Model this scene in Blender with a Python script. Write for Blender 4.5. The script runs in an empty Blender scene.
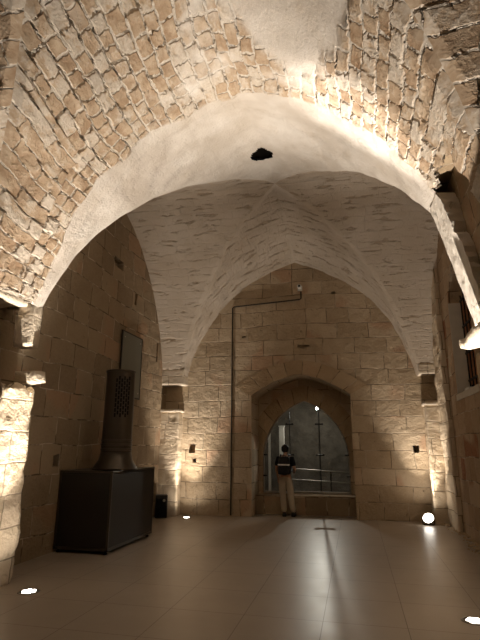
import bpy, bmesh, math, random
from mathutils import Vector, Matrix, noise
random.seed(4)
scene = bpy.context.scene
PI = math.pi

# ---------------------------------------------------------------- camera
CAM_H = 1.68; FPX = 478.0
vp = (355.0, 446.0); roll = 0.005
d = Vector((vp[0]-240.0, -(vp[1]-320.0), -FPX)).normalized()
h = Vector((1.0, -roll, 0.0))
up = h.cross(d).normalized()
if up.y < 0: up = -up
xr = d.cross(up).normalized()
cd = bpy.data.cameras.new('camera'); cam = bpy.data.objects.new('camera', cd)
scene.collection.objects.link(cam); scene.camera = cam
M3 = Matrix((xr, d, up))
cam.matrix_world = Matrix.Translation((0, 0, CAM_H)) @ M3.to_4x4()
cd.sensor_fit = 'VERTICAL'; cd.sensor_height = 24.0; cd.lens = FPX/640.0*24.0
cd.clip_start = 0.05; cd.clip_end = 200

# ---------------------------------------------------------------- world, exposure
w = bpy.data.worlds.new('night'); scene.world = w; w.use_nodes = True
w.node_tree.nodes['Background'].inputs[0].default_value = (0.5, 0.55, 0.7, 1)
w.node_tree.nodes['Background'].inputs[1].default_value = 0.004
vs = scene.view_settings
vs.view_transform = 'Standard'; vs.look = 'None'; vs.gamma = 1.0; vs.use_curve_mapping = False
vs.exposure = 0.0

def kelvinish(c): return c
WARM = (1.0, 0.80, 0.60); WHITE = (1.0, 0.88, 0.75)
def spot(name, loc, target, power, size, blend=0.6, radius=0.04, color=WARM):
    l = bpy.data.lights.new(name, 'SPOT'); l.energy = power; l.color = color
    l.spot_size = math.radians(size); l.spot_blend = blend; l.shadow_soft_size = radius
    o = bpy.data.objects.new(name, l); scene.collection.objects.link(o)
    o.location = loc
    o.rotation_euler = (Vector(target)-Vector(loc)).to_track_quat('-Z', 'Y').to_euler()
    return o
# in-ground uplights (their housings are built further down)
LAMPS = dict(
    near_left=(-3.83, 5.53), near_right=(1.07, 5.75), far_left=(-4.02, 11.66))
def uplamp(x, y, tx, ty, narrow, wide, size=74, color=WHITE):
    """one in-ground lamp: its beam and the soft spill of its frosted cover"""
    spot('uplight_beam', (x, y, 0.03), (tx, ty, 4.0), narrow, size, 1.0, 0.03, color)
    spot('uplight_spill', (x, y, 0.03), (tx, ty, 4.0), wide, 150, 1.0, 0.05, color)
uplamp(-3.83, 5.53, -3.50, 5.46, 2100, 60, 62)
uplamp(1.07, 5.75, 0.92, 5.66, 1900, 50, 66)
spot('uplight_narrow_beam', (1.07, 5.75, 0.03), (0.22, 5.36, 5.75), 3600, 17, 1.0, 0.03, (1.0, 0.92, 0.84))
uplamp(-4.02, 11.66, -4.06, 11.76, 680, 46, 66)
spot('flood_beam', (1.50, 12.0, 0.26), (1.52, 12.02, 4.0), 430, 68, 1.0, 0.05, WHITE)
spot('flood_spill', (1.46, 11.9, 0.24), (1.62, 12.06, 4.0), 22, 150, 1.0, 0.05, WHITE)
# unseen uplights added behind the viewer as a weak fill light
uplamp(-3.8, -0.9, -3.9, -0.9, 90, 10, 80)
uplamp(1.05, -0.9, 1.1, -0.9, 90, 10, 80)
# yard lamp behind the glass
YL = (-1.14, 16.0, 2.86)
spot('yard_lamp_beam', (YL[0], YL[1]-0.06, YL[2]), (-1.0, 11.0, 0.0), 190, 120, 0.9, 0.03, (1.0, 0.93, 0.85))
spot('yard_lamp_wash', (YL[0]-0.15, YL[1]+0.1, YL[2]), (-1.9, 18.5, 0.6), 75, 150, 1.0, 0.05, (1.0, 0.93, 0.85))

# ---------------------------------------------------------------- helpers
COL = scene.collection
XC = -1.35; WL = -4.85; WR = 2.05; YF = 12.3; YB = -2.2
def warp(x, y, z):            # the old hall is slightly out of square
    return (x, y + 0.06*(x-XC)*max(0.0, min(1.2, (y-4.0)/8.3)), z)
def tag(o, label=None, cat=None, group=None, kind=None):
    if label: o['label'] = label
    if cat: o['category'] = cat
    if group: o['group'] = group
    if kind: o['kind'] = kind
    return o
def link_mesh(name, me, mats, parent=None, smooth=False):
    o = bpy.data.objects.new(name, me); COL.objects.link(o)
    if not isinstance(mats, (list, tuple)): mats = [mats]
    for m in mats: me.materials.append(m)
    if smooth:
        for p in me.polygons: p.use_smooth = True
    if parent: o.parent = parent
    return o
def obj(name, bm, mats, parent=None, smooth=False):
    bmesh.ops.recalc_face_normals(bm, faces=bm.faces)
    me = bpy.data.meshes.new(name); bm.to_mesh(me); bm.free()
    return link_mesh(name, me, mats, parent, smooth)
def empty(name, loc, rz=0):
    o = bpy.data.objects.new(name, None); COL.objects.link(o); o.location = loc
    o.rotation_euler = (0, 0, rz); o.empty_display_size = 0.1
    return o
def add_box(bm, lo, hi, bevel=0.0, mat=0):
    vs_ = [bm.verts.new((x, y, z)) for x in (lo[0], hi[0]) for y in (lo[1], hi[1]) for z in (lo[2], hi[2])]
    idx = [(0,1,3,2),(4,6,7,5),(0,4,5,1),(2,3,7,6),(0,2,6,4),(1,5,7,3)]
    fs = [bm.faces.new([vs_[i] for i in f]) for f in idx]
    for f in fs: f.material_index = mat
    if bevel > 0:
        es = list({e for f in fs for e in f.edges})
        bmesh.ops.bevel(bm, geom=es, offset=bevel, segments=2, profile=0.6, affect='EDGES')
def box(name, lo, hi, m, parent=None, bevel=0.0):
    bm = bmesh.new(); add_box(bm, lo, hi, bevel); return obj(name, bm, m, parent)
def add_tube(bm, pts, r, seg=10, caps=True):
    pts = [Vector(p) for p in pts]; rings = []
    rs = r if isinstance(r, (list, tuple)) else [r]*len(pts)
    ref = Vector((0, 0, 1))
    for i, p in enumerate(pts):
        t = (pts[min(i+1, len(pts)-1)]-pts[max(i-1, 0)]).normalized()
        a = ref if abs(t.dot(ref)) < 0.95 else Vector((0, 1, 0))
        u = t.cross(a).normalized(); v = t.cross(u).normalized()
        rings.append([bm.verts.new(p+rs[i]*(math.cos(2*PI*k/seg)*u+math.sin(2*PI*k/seg)*v)) for k in range(seg)])
    for A, B in zip(rings, rings[1:]):
        for k in range(seg): bm.faces.new((A[k], A[(k+1) % seg], B[(k+1) % seg], B[k]))
    if caps:
        bm.faces.new(rings[0][::-1]); bm.faces.new(rings[-1])
def add_lathe(bm, prof, c=(0, 0, 0), seg=32, axis='Z'):
    rings = []
    for (r, z) in prof:
        ring = []
        for k in range(seg):
            a = 2*PI*k/seg; p = Vector((r*math.cos(a), r*math.sin(a), z))
            if axis == 'Y': p = Vector((p.x, -p.z, p.y))
            ring.append(bm.verts.new(p+Vector(c)))
        rings.append(ring)
    for A, B in zip(rings, rings[1:]):
        for k in range(seg): bm.faces.new((A[k], A[(k+1) % seg], B[(k+1) % seg], B[k]))
    if prof[0][0] > 1e-6: bm.faces.new(rings[0][::-1])
    if prof[-1][0] > 1e-6: bm.faces.new(rings[-1])
    bmesh.ops.remove_doubles(bm, verts=bm.verts, dist=1e-5)
def prism_xz(bm, pts, y0, y1):
    A = [bm.verts.new((x, y0, z)) for x, z in pts]; B = [bm.verts.new((x, y1, z)) for x, z in pts]
    n = len(pts)
    for i in range(n): bm.faces.new((A[i], A[(i+1) % n], B[(i+1) % n], B[i]))
    bm.faces.new(A[::-1]); bm.faces.new(B)
def prism_yz(bm, pts, x0, x1):
    A = [bm.verts.new((x0, y, z)) for y, z in pts]; B = [bm.verts.new((x1, y, z)) for y, z in pts]
    n = len(pts)
    for i in range(n): bm.faces.new((A[i], A[(i+1) % n], B[(i+1) % n], B[i]))
    bm.faces.new(A[::-1]); bm.faces.new(B)
def uvbox(me, off=(0, 0)):
    uv = me.uv_layers.new(name='UVMap') if not me.uv_layers else me.uv_layers[0]
    for p in me.polygons:
        n = p.normal
        ax = max(range(3), key=lambda i: abs(n[i]))
        for li in p.loop_indices:
            co = me.vertices[me.loops[li].vertex_index].co
            if ax == 0: u, v = co.y, co.z
            elif ax == 1: u, v = co.x, co.z
            else: u, v = co.x, co.y
            uv.data[li].uv = (u+off[0], v+off[1])
def warp_mesh(me):
    for v in me.vertices: v.co = warp(*v.co)
def cut(o, cutters):
    """boolean difference, applied straight away; the cutters are removed again"""
    tmp = []
    for bm in cutters:
        bmesh.ops.recalc_face_normals(bm, faces=bm.faces)
        me = bpy.data.meshes.new('cutter'); bm.to_mesh(me); bm.free()
        c = bpy.data.objects.new('cutter', me); COL.objects.link(c); tmp.append(c)
        md = o.modifiers.new('b', 'BOOLEAN'); md.operation = 'DIFFERENCE'; md.object = c; md.solver = 'EXACT'
    dg = bpy.context.evaluated_depsgraph_get(); dg.update()
    me = bpy.data.meshes.new_from_object(o.evaluated_get(dg))
    o.modifiers.clear(); old = o.data; o.data = me; bpy.data.meshes.remove(old)
    for c in tmp:
        m = c.data; bpy.data.objects.remove(c); bpy.data.meshes.remove(m)
def fbm(p, s, o=3):
    v = 0; a = 1
    for i in range(o):
        v += a*noise.noise(Vector(p)*s); s *= 2.1; a *= 0.5
    return v
def rough_box(bm, lo, hi, res=0.06, amp=0.02, seed=0.0, taper=None, ragtop=0.0):
    """solid block with a gridded, weathered surface"""
    lo = Vector(lo); hi = Vector(hi); n = [max(1, round((hi[i]-lo[i])/res)) for i in range(3)]
    vd = {}
    def V(i, j, k):
        key = (i, j, k)
        if key not in vd:
            p = Vector((lo.x+(hi.x-lo.x)*i/n[0], lo.y+(hi.y-lo.y)*j/n[1], lo.z+(hi.z-lo.z)*k/n[2]))
            q = p+Vector((seed, seed*1.7, -seed))
            dv = noise.noise_vector(q*3.0)*amp + noise.noise_vector(q*9.0)*amp*0.6
            if ragtop and k == n[2]: dv.z += ragtop*(noise.noise(q*7.0)-0.2)
            vd[key] = bm.verts.new(p+dv)
        return vd[key]
    def quad(a, b, c, e): bm.faces.new((V(*a), V(*b), V(*c), V(*e)))
    for i in range(n[0]):
        for j in range(n[1]):
            for k in (0, n[2]): quad((i,j,k),(i+1,j,k),(i+1,j+1,k),(i,j+1,k))
    for i in range(n[0]):
        for k in range(n[2]):
            for j in (0, n[1]): quad((i,j,k),(i+1,j,k),(i+1,j,k+1),(i,j,k+1))
    for j in range(n[1]):
        for k in range(n[2]):
            for i in (0, n[0]): quad((i,j,k),(i,j+1,k),(i,j+1,k+1),(i,j,k+1))

# ---------------------------------------------------------------- materials
class NT:
    def __init__(s, name, method=None):
        s.m = bpy.data.materials.new(name); s.m.use_nodes = True
        if method: s.m.displacement_method = method
        s.t = s.m.node_tree; s.t.nodes.clear()
        s.out = s.n('ShaderNodeOutputMaterial')
    def n(s, typ, **kw):
        nd = s.t.nodes.new(typ)
        for k, v in kw.items(): setattr(nd, k, v)
        return nd
    def l(s, a, b): s.t.links.new(a, b)
    def val(s, sock, v):
        if isinstance(v, bpy.types.NodeSocket): s.l(v, sock)
        elif v is not None: sock.default_value = v
    def math(s, op, a, b=None, c=None, clamp=False):
        nd = s.n('ShaderNodeMath', operation=op); nd.use_clamp = clamp
        s.val(nd.inputs[0], a)
        if b is not None: s.val(nd.inputs[1], b)
        if c is not None: s.val(nd.inputs[2], c)
        return nd.outputs[0]
    def mix(s, f, a, b, typ='RGBA', blend='MIX'):
        nd = s.n('ShaderNodeMix', data_type=typ)
        if typ == 'RGBA':
            nd.blend_type = blend; i = (0, 6, 7); o = 2
        elif typ == 'FLOAT': i = (0, 2, 3); o = 0
        else: i = (0, 4, 5); o = 1
        s.val(nd.inputs[i[0]], f); s.val(nd.inputs[i[1]], a); s.val(nd.inputs[i[2]], b)
        return nd.outputs[o]
    def noise(s, vec, scale, detail=4, rough=0.55, col=False, dist=0.0):
        nd = s.n('ShaderNodeTexNoise'); s.val(nd.inputs['Vector'], vec)
        nd.inputs['Scale'].default_value = scale; nd.inputs['Detail'].default_value = detail
        nd.inputs['Roughness'].default_value = rough; nd.inputs['Distortion'].default_value = dist
        return nd.outputs['Color' if col else 'Fac']
    def ramp(s, f, a, b):
        nd = s.n('ShaderNodeMapRange'); nd.interpolation_type = 'SMOOTHSTEP'
        s.val(nd.inputs[0], f); nd.inputs[1].default_value = a; nd.inputs[2].default_value = b
        return nd.outputs[0]
    def vmath(s, op, a, b=None, scale=None):
        nd = s.n('ShaderNodeVectorMath', operation=op); s.val(nd.inputs[0], a)
        if b is not None: s.val(nd.inputs[1], b)
        if scale is not None: s.val(nd.inputs['Scale'], scale)
        return nd.outputs[0]
    def bsdf(s, color, rough=0.9, metal=0.0, spec=0.3, **kw):
        b = s.n('ShaderNodeBsdfPrincipled')
        s.val(b.inputs['Base Color'], color); s.val(b.inputs['Roughness'], rough)
        s.val(b.inputs['Metallic'], metal); b.inputs['Specular IOR Level'].default_value = spec
        for k, v in kw.items(): s.val(b.inputs[k], v)
        s.l(b.outputs[0], s.out.inputs[0]); return b
    def disp(s, height, scale=1.0):
        dn = s.n('ShaderNodeDisplacement'); s.val(dn.inputs['Height'], height)
        dn.inputs['Midlevel'].default_value = 0.0; dn.inputs['Scale'].default_value = scale
        s.l(dn.outputs[0], s.out.inputs['Displacement'])
def C4(r, g, b): return (r, g, b, 1.0)

def brick(nt, vec, w_, h_, mortar, smooth, c1, c2, off=0.5, squash=1.0):
    b = nt.n('ShaderNodeTexBrick'); nt.l(vec, b.inputs['Vector'])
    b.offset = off; b.squash = squash; b.squash_frequency = 3
    b.inputs['Scale'].default_value = 1.0
    b.inputs['Color1'].default_value = c1; b.inputs['Color2'].default_value = c2
    b.inputs['Mortar'].default_value = C4(0, 0, 0)
    b.inputs['Mortar Size'].default_value = mortar; b.inputs['Mortar Smooth'].default_value = smooth
    b.inputs['Brick Width'].default_value = w_; b.inputs['Row Height'].default_value = h_
    return b
def distorted_uv(nt, amp, scale, amp2=0.0, scale2=1.0):
    tc = nt.n('ShaderNodeTexCoord'); uv = tc.outputs['UV']
    n1 = nt.vmath('SUBTRACT', nt.noise(uv, scale, 2, 0.5, True), (0.5, 0.5, 0.5))
    v = nt.vmath('ADD', uv, nt.vmath('SCALE', n1, scale=amp))
    if amp2:
        n2 = nt.vmath('SUBTRACT', nt.noise(uv, scale2, 2, 0.5, True), (0.5, 0.5, 0.5))
        v = nt.vmath('ADD', v, nt.vmath('SCALE', n2, scale=amp2))
    return uv, v

def ashlar(name, bw=0.78, bh=0.40, base=(0.52, 0.42, 0.30), dark=(0.36, 0.275, 0.18), red=(0.40, 0.21, 0.12),
           redness=0.5, pits=1.0, mortar=(0.47, 0.39, 0.29), deep=0.02):
    nt = NT(name, 'BUMP')
    uv, v = distorted_uv(nt, 0.05, 2.2, 0.22, 0.45)
    b = brick(nt, v, bw, bh, 0.011, 0.35, C4(0, 0, 0), C4(1, 1, 1), 0.45, 0.72)
    rnd = nt.n('ShaderNodeSeparateColor'); nt.l(b.outputs['Color'], rnd.inputs[0])
    tone = rnd.outputs[0]
    big = nt.noise(uv, 0.8, 3, 0.6); mid = nt.noise(uv, 4.0, 5, 0.65); fine = nt.noise(uv, 26, 5, 0.7)
    t = nt.math('ADD', nt.math('MULTIPLY', tone, 0.55), nt.math('MULTIPLY', mid, 0.55))
    col = nt.mix(nt.ramp(t, 0.15, 0.85), C4(*dark), C4(*base))
    # a few individual reddish blocks, where the block tone and a broad patch agree
    rm = nt.math('MULTIPLY', nt.ramp(tone, 0.62, 0.7), nt.ramp(nt.noise(uv, 0.9, 2, 0.5), 0.5, 0.6))
    rm = nt.math('MULTIPLY', rm, redness)
    col = nt.mix(rm, col, C4(*red))
    col = nt.mix(nt.math('MULTIPLY', nt.ramp(fine, 0.35, 0.8), 0.30), col, C4(base[0]*1.25, base[1]*1.25, base[2]*1.25))
    pit = nt.ramp(nt.noise(uv, 9.0, 6, 0.75, dist=0.6), 0.60, 0.72)
    pit = nt.math('MULTIPLY', pit, nt.ramp(nt.noise(uv, 1.3, 2, 0.5), 0.42, 0.6))
    col = nt.mix(nt.math('MULTIPLY', pit, 0.45), col, C4(dark[0]*0.55, dark[1]*0.55, dark[2]*0.55))
    fac = b.outputs['Fac']
    mcol = nt.mix(nt.ramp(nt.noise(uv, 2.3, 3, 0.6), 0.42, 0.6), C4(dark[0]*0.5, dark[1]*0.5, dark[2]*0.5), C4(*mortar))
    col = nt.mix(fac, col, mcol)
    nt.bsdf(col, 0.95, 0, 0.12)
    hgt = nt.math('MULTIPLY', nt.math('SUBTRACT', 1.0, fac), deep)
    hgt = nt.math('ADD', hgt, nt.math('MULTIPLY', mid, 0.055))
    hgt = nt.math('ADD', hgt, nt.math('MULTIPLY', fine, 0.012))
    hgt = nt.math('SUBTRACT', hgt, nt.math('MULTIPLY', pit, 0.05*pits))
    hgt = nt.math('ADD', hgt, nt.math('MULTIPLY', tone, 0.012))
    nt.disp(hgt)
    return nt.m

def vault_mat():
    """plaster over rubble: the vertex attribute 'plaster' (1 = fully plastered, 0 = bare stones) is the
    real extent of the surviving plaster coat"""
    nt = NT('lime_plaster_over_rubble', 'BOTH')
    uv, v = distorted_uv(nt, 0.07, 10.0, 0.16, 1.6)
    at = nt.n('ShaderNodeAttribute', attribute_name='plaster'); pl = at.outputs['Fac']
    lg = nt.n('ShaderNodeAttribute', attribute_name='longstone')
    # swap so that the courses run along the vault axis: u = along courses, v = up the curve
    b = brick(nt, v, 0.26, 0.185, 0.021, 0.5, C4(0, 0, 0), C4(1, 1, 1), 0.5, 0.75)
    b2 = brick(nt, v, 0.80, 0.19, 0.014, 0.45, C4(0, 0, 0), C4(1, 1, 1), 0.4, 0.6)
    fac = nt.mix(lg.outputs['Fac'], b.outputs['Fac'], b2.outputs['Fac'], 'FLOAT')
    tc = nt.mix(lg.outputs['Fac'], b.outputs['Color'], b2.outputs['Color'])
    sp = nt.n('ShaderNodeSeparateColor'); nt.l(tc, sp.inputs[0]); tone = sp.outputs[0]
    big = nt.noise(uv, 1.1, 3, 0.6); mid = nt.noise(uv, 5.0, 6, 0.7); fine = nt.noise(uv, 30, 5, 0.7)
    # bare stone shows where plaster attribute + noise is low
    stone = nt.ramp(nt.math('ADD', pl, nt.math('MULTIPLY', nt.math('SUBTRACT', big, 0.5), 0.9)), 0.62, 0.40)
    # each stone is partly smeared with mortar
    smear = nt.ramp(nt.math('ADD', nt.math('MULTIPLY', mid, 0.7), nt.math('MULTIPLY', tone, 0.3)), 0.62, 0.50)
    joint = nt.math('SUBTRACT', 1.0, fac)
    face = nt.math('MULTIPLY', joint, stone)
    shown = nt.math('MULTIPLY', face, nt.math('ADD', nt.math('MULTIPLY', smear, 0.80), 0.20))
    scol = nt.mix(tone, C4(0.31, 0.205, 0.125), C4(0.50, 0.385, 0.27))
    scol = nt.mix(nt.ramp(mid, 0.35, 0.7), scol, C4(0.56, 0.45, 0.33))
    pcol = nt.mix(nt.ramp(big, 0.3, 0.75), C4(0.52, 0.465, 0.40), C4(0.67, 0.63, 0.575))
    pcol = nt.mix(nt.math('MULTIPLY', nt.ramp(nt.noise(uv, 2.4, 6, 0.7), 0.5, 0.75), 0.45), pcol, C4(0.40, 0.33, 0.25))
    mcol = nt.mix(nt.ramp(fine, 0.3, 0.8), C4(0.52, 0.455, 0.37), C4(0.74, 0.69, 0.62))
    base = nt.mix(stone, pcol, mcol)
    col = nt.mix(shown, base, scol)
    at2 = nt.n('ShaderNodeAttribute', attribute_name='streak_shade')
    st = nt.n('ShaderNodeMapping'); nt.l(uv, st.inputs[0]); st.inputs['Scale'].default_value = (0.9, 4.2, 1)
    streak_shade = nt.ramp(nt.noise(st.outputs[0], 2.0, 4, 0.7), 0.55, 0.66)
    streak_shade = nt.math('MULTIPLY', streak_shade, at2.outputs['Fac'])
    col = nt.mix(nt.math('MULTIPLY', streak_shade, 0.7), col, C4(0.30, 0.225, 0.15))
    col = nt.mix(nt.math('MULTIPLY', at2.outputs['Fac'], 0.6), col, C4(0.40, 0.315, 0.225))  # browner tone paints the weaker light of the far vault into its colour
    nt.bsdf(col, 0.95, 0, 0.1)
    hgt = nt.math('MULTIPLY', face, nt.math('ADD', 0.020, nt.math('MULTIPLY', tone, 0.030)))
    gap = nt.math('MULTIPLY', nt.ramp(nt.noise(uv, 6.5, 3, 0.6), 0.52, 0.60), nt.math('MULTIPLY', stone, fac))
    hgt = nt.math('SUBTRACT', hgt, nt.math('MULTIPLY', gap, 0.075))
    hgt = nt.math('ADD', hgt, nt.math('MULTIPLY', mid, nt.math('ADD', 0.030, nt.math('MULTIPLY', stone, 0.03))))
    hgt = nt.math('ADD', hgt, nt.math('MULTIPLY', fine, 0.014))
    hgt = nt.math('SUBTRACT', hgt, nt.math('MULTIPLY', streak_shade, 0.035))
    hgt = nt.math('SUBTRACT', hgt, nt.math('MULTIPLY', nt.math('MULTIPLY', fac, at2.outputs['Fac']), 0.006))
    rl = nt.n('ShaderNodeAttribute', attribute_name='relief')
    nt.disp(nt.math('MULTIPLY', hgt, rl.outputs['Fac']))
    return nt.m

def simple(name, col, rough=0.6, metal=0.0, spec=0.4, var=0.0, bump=0.0, scale=8.0):
    nt = NT(name)
    c = C4(*col)
    tc = nt.n('ShaderNodeTexCoord'); nn = nt.noise(tc.outputs['Object'], scale, 5, 0.6)
    if var:
        c = nt.mix(nn, C4(*[x*(1-var) for x in col]), C4(*[min(1, x*(1+var)) for x in col]))
    b = nt.bsdf(c, rough, metal, spec)
    if bump:
        bp = nt.n('ShaderNodeBump'); bp.inputs['Distance'].default_value = bump; nt.l(nn, bp.inputs['Height'])
        nt.l(bp.outputs[0], b.inputs['Normal'])
    return nt.m
def emissive(name, col, strength):
    nt = NT(name); e = nt.n('ShaderNodeEmission'); e.inputs[0].default_value = C4(*col); e.inputs[1].default_value = strength
    nt.l(e.outputs[0], nt.out.inputs[0]); return nt.m
def glass_mat(name, tint=(0.93, 0.95, 0.93), refl=1.0):
    nt = NT(name)
    t = nt.n('ShaderNodeBsdfTransparent'); t.inputs[0].default_value = C4(*tint)
    g = nt.n('ShaderNodeBsdfGlossy'); g.inputs['Roughness'].default_value = 0.02
    fr = nt.n('ShaderNodeFresnel'); fr.inputs[0].default_value = 1.5
    mx = nt.n('ShaderNodeMixShader'); nt.l(nt.math('MULTIPLY', fr.outputs[0], refl, clamp=True), mx.inputs[0])
    nt.l(t.outputs[0], mx.inputs[1]); nt.l(g.outputs[0], mx.inputs[2]); nt.l(mx.outputs[0], nt.out.inputs[0])
    return nt.m
def floor_mat():
    nt = NT('polished_beige_floor_tiles')
    tc = nt.n('ShaderNodeTexCoord'); o = tc.outputs['Object']
    mp = nt.n('ShaderNodeMapping'); nt.l(o, mp.inputs[0]); mp.inputs['Location'].default_value = (0.4, 0.22, 0)
    b = brick(nt, mp.outputs[0], 0.8, 0.8, 0.0035, 0.1, C4(0, 0, 0), C4(1, 1, 1), 0.0, 1.0)
    sp = nt.n('ShaderNodeSeparateColor'); nt.l(b.outputs['Color'], sp.inputs[0])
    n1 = nt.noise(o, 1.4, 4, 0.6); n2 = nt.noise(o, 14, 5, 0.7)
    col = nt.mix(n1, C4(0.29, 0.245, 0.195), C4(0.35, 0.30, 0.245))
    col = nt.mix(nt.math('MULTIPLY', sp.outputs[0], 0.25), col, C4(0.38, 0.325, 0.27))
    col = nt.mix(nt.math('MULTIPLY', n2, 0.2), col, C4(0.30, 0.25, 0.19))
    col = nt.mix(b.outputs['Fac'], col, C4(0.12, 0.09, 0.065))
    r = nt.math('ADD', 0.30, nt.math('MULTIPLY', nt.noise(o, 3.0, 4, 0.6), 0.14))
    bs = nt.bsdf(col, r, 0, 0.42)
    bp = nt.n('ShaderNodeBump'); bp.inputs['Distance'].default_value = 0.004; bp.inputs['Strength'].default_value = 0.5
    hh = nt.math('ADD', nt.math('MULTIPLY', b.outputs['Fac'], -1.0), nt.math('MULTIPLY', nt.noise(o, 2.2, 2, 0.5), 1.0))
    nt.l(hh, bp.inputs['Height']); nt.l(bp.outputs[0], bs.inputs['Normal'])
    return nt.m

M = {}
M['vault'] = vault_mat()
M['ashlar'] = ashlar('honey_limestone_ashlar')
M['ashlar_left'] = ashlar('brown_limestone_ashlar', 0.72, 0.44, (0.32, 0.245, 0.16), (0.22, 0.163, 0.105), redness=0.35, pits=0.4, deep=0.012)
M['ashlar_right'] = ashlar('stained_limestone_ashlar', 0.55, 0.42, (0.44, 0.33, 0.22), (0.30, 0.20, 0.12), (0.26, 0.115, 0.06), redness=1.0, pits=0.8)
M['pier'] = ashlar('pitted_limestone_pier', 0.9, 0.38, (0.62, 0.52, 0.39), (0.50, 0.40, 0.28), redness=0.1, pits=1.2, mortar=(0.4, 0.33, 0.25), deep=0.02)
M['pale'] = ashlar('pale_limestone', 1.2, 0.5, (0.62, 0.54, 0.43), (0.52, 0.44, 0.34), redness=0.0, pits=0.6, deep=0.008)
M['voussoir'] = ashlar('limestone_voussoirs', 3.0, 0.36, (0.48, 0.37, 0.245), (0.36, 0.265, 0.165), redness=0.2, pits=0.4, deep=0.012)
M['white_plaster'] = simple('chipped_white_plaster', (0.66, 0.61, 0.54), 0.95, 0, 0.1, 0.12, 0.03, 7)
M['plaster'] = simple('pale_reveal_plaster', (0.55, 0.50, 0.42), 0.95, 0, 0.1, 0.15, 0.01, 5)
M['floor'] = floor_mat()
M['bronze'] = simple('dark_bronze_painted_metal', (0.028, 0.022, 0.016), 0.5, 0.2, 0.5, 0.12, 0, 3)
M['bronze2'] = simple('bronze_metal_edging', (0.085, 0.068, 0.05), 0.35, 0.6, 0.5, 0.1, 0, 3)
M['tower'] = simple('brushed_bronze_metal', (0.075, 0.060, 0.044), 0.38, 0.6, 0.5, 0.08, 0, 6)
M['black'] = simple('black_plastic', (0.008, 0.008, 0.009), 0.35, 0, 0.5)
M['slot'] = simple('dark_slot', (0.004, 0.0035, 0.003), 0.8, 0, 0.2)
M['iron'] = simple('black_iron', (0.012, 0.011, 0.010), 0.55, 0.5, 0.4, 0.2)
M['steel'] = simple('brushed_steel', (0.45, 0.43, 0.40), 0.3, 1.0, 0.5, 0.05)
M['silver'] = simple('worn_silver_ring', (0.30, 0.27, 0.23), 0.35, 0.9, 0.5, 0.1)
M['panel'] = simple('grey_green_sheet', (0.145, 0.145, 0.115), 0.35, 0.2, 0.5, 0.12, 0, 4)
M['white'] = simple('white_plastic', (0.65, 0.64, 0.60), 0.5, 0, 0.4)
M['cable'] = simple('dark_cable_sheath', (0.035, 0.028, 0.02), 0.6, 0, 0.3)
M['lens'] = emissive('lit_lamp_lens', (1.0, 0.93, 0.82), 14.0)
M['lens2'] = emissive('lit_yard_lamp_lens', (0.95, 0.97, 1.0), 60.0)
M['glass'] = glass_mat('clear_glass')
M['brick'] = simple('orange_brick', (0.50, 0.25, 0.13), 0.9, 0, 0.15, 0.25, 0.01, 12)
M['soil'] = simple('dark_yard_earth', (0.10, 0.085, 0.065), 0.95, 0, 0.1, 0.4, 0.03, 3)
M['rock'] = simple('yard_rock_face', (0.14, 0.122, 0.098), 0.95, 0, 0.1, 0.75, 0.12, 2.6)
M['post'] = simple('pale_painted_post', (0.80, 0.76, 0.68), 0.7, 0, 0.3, 0.15)
M['wood'] = simple('dark_brown_timber', (0.13, 0.085, 0.05), 0.75, 0, 0.2, 0.3, 0.004, 6)
M['stone'] = simple('loose_limestone', (0.45, 0.35, 0.24), 0.95, 0, 0.1, 0.25, 0.01, 9)
M['khaki'] = simple('khaki_cotton', (0.44, 0.38, 0.29), 0.9, 0, 0.15, 0.12, 0.004, 14)
M['shirt'] = simple('black_cotton', (0.012, 0.012, 0.014), 0.9, 0, 0.1, 0.2, 0.004, 14)
M['pack'] = simple('black_nylon', (0.010, 0.011, 0.014), 0.6, 0, 0.3, 0.2, 0.003, 20)
M['skin'] = simple('skin', (0.42, 0.25, 0.17), 0.6, 0, 0.3, 0.06)
M['hair'] = simple('black_hair', (0.010, 0.008, 0.007), 0.7, 0, 0.3, 0.2, 0.004, 40)
M['reflective'] = simple('reflective_stripe', (0.85, 0.88, 0.90), 0.3, 0, 0.6)
M['sole'] = simple('dark_shoe', (0.03, 0.026, 0.022), 0.6, 0, 0.3)
M['eye'] = simple('eye_white', (0.7, 0.68, 0.64), 0.3, 0, 0.5)

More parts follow.
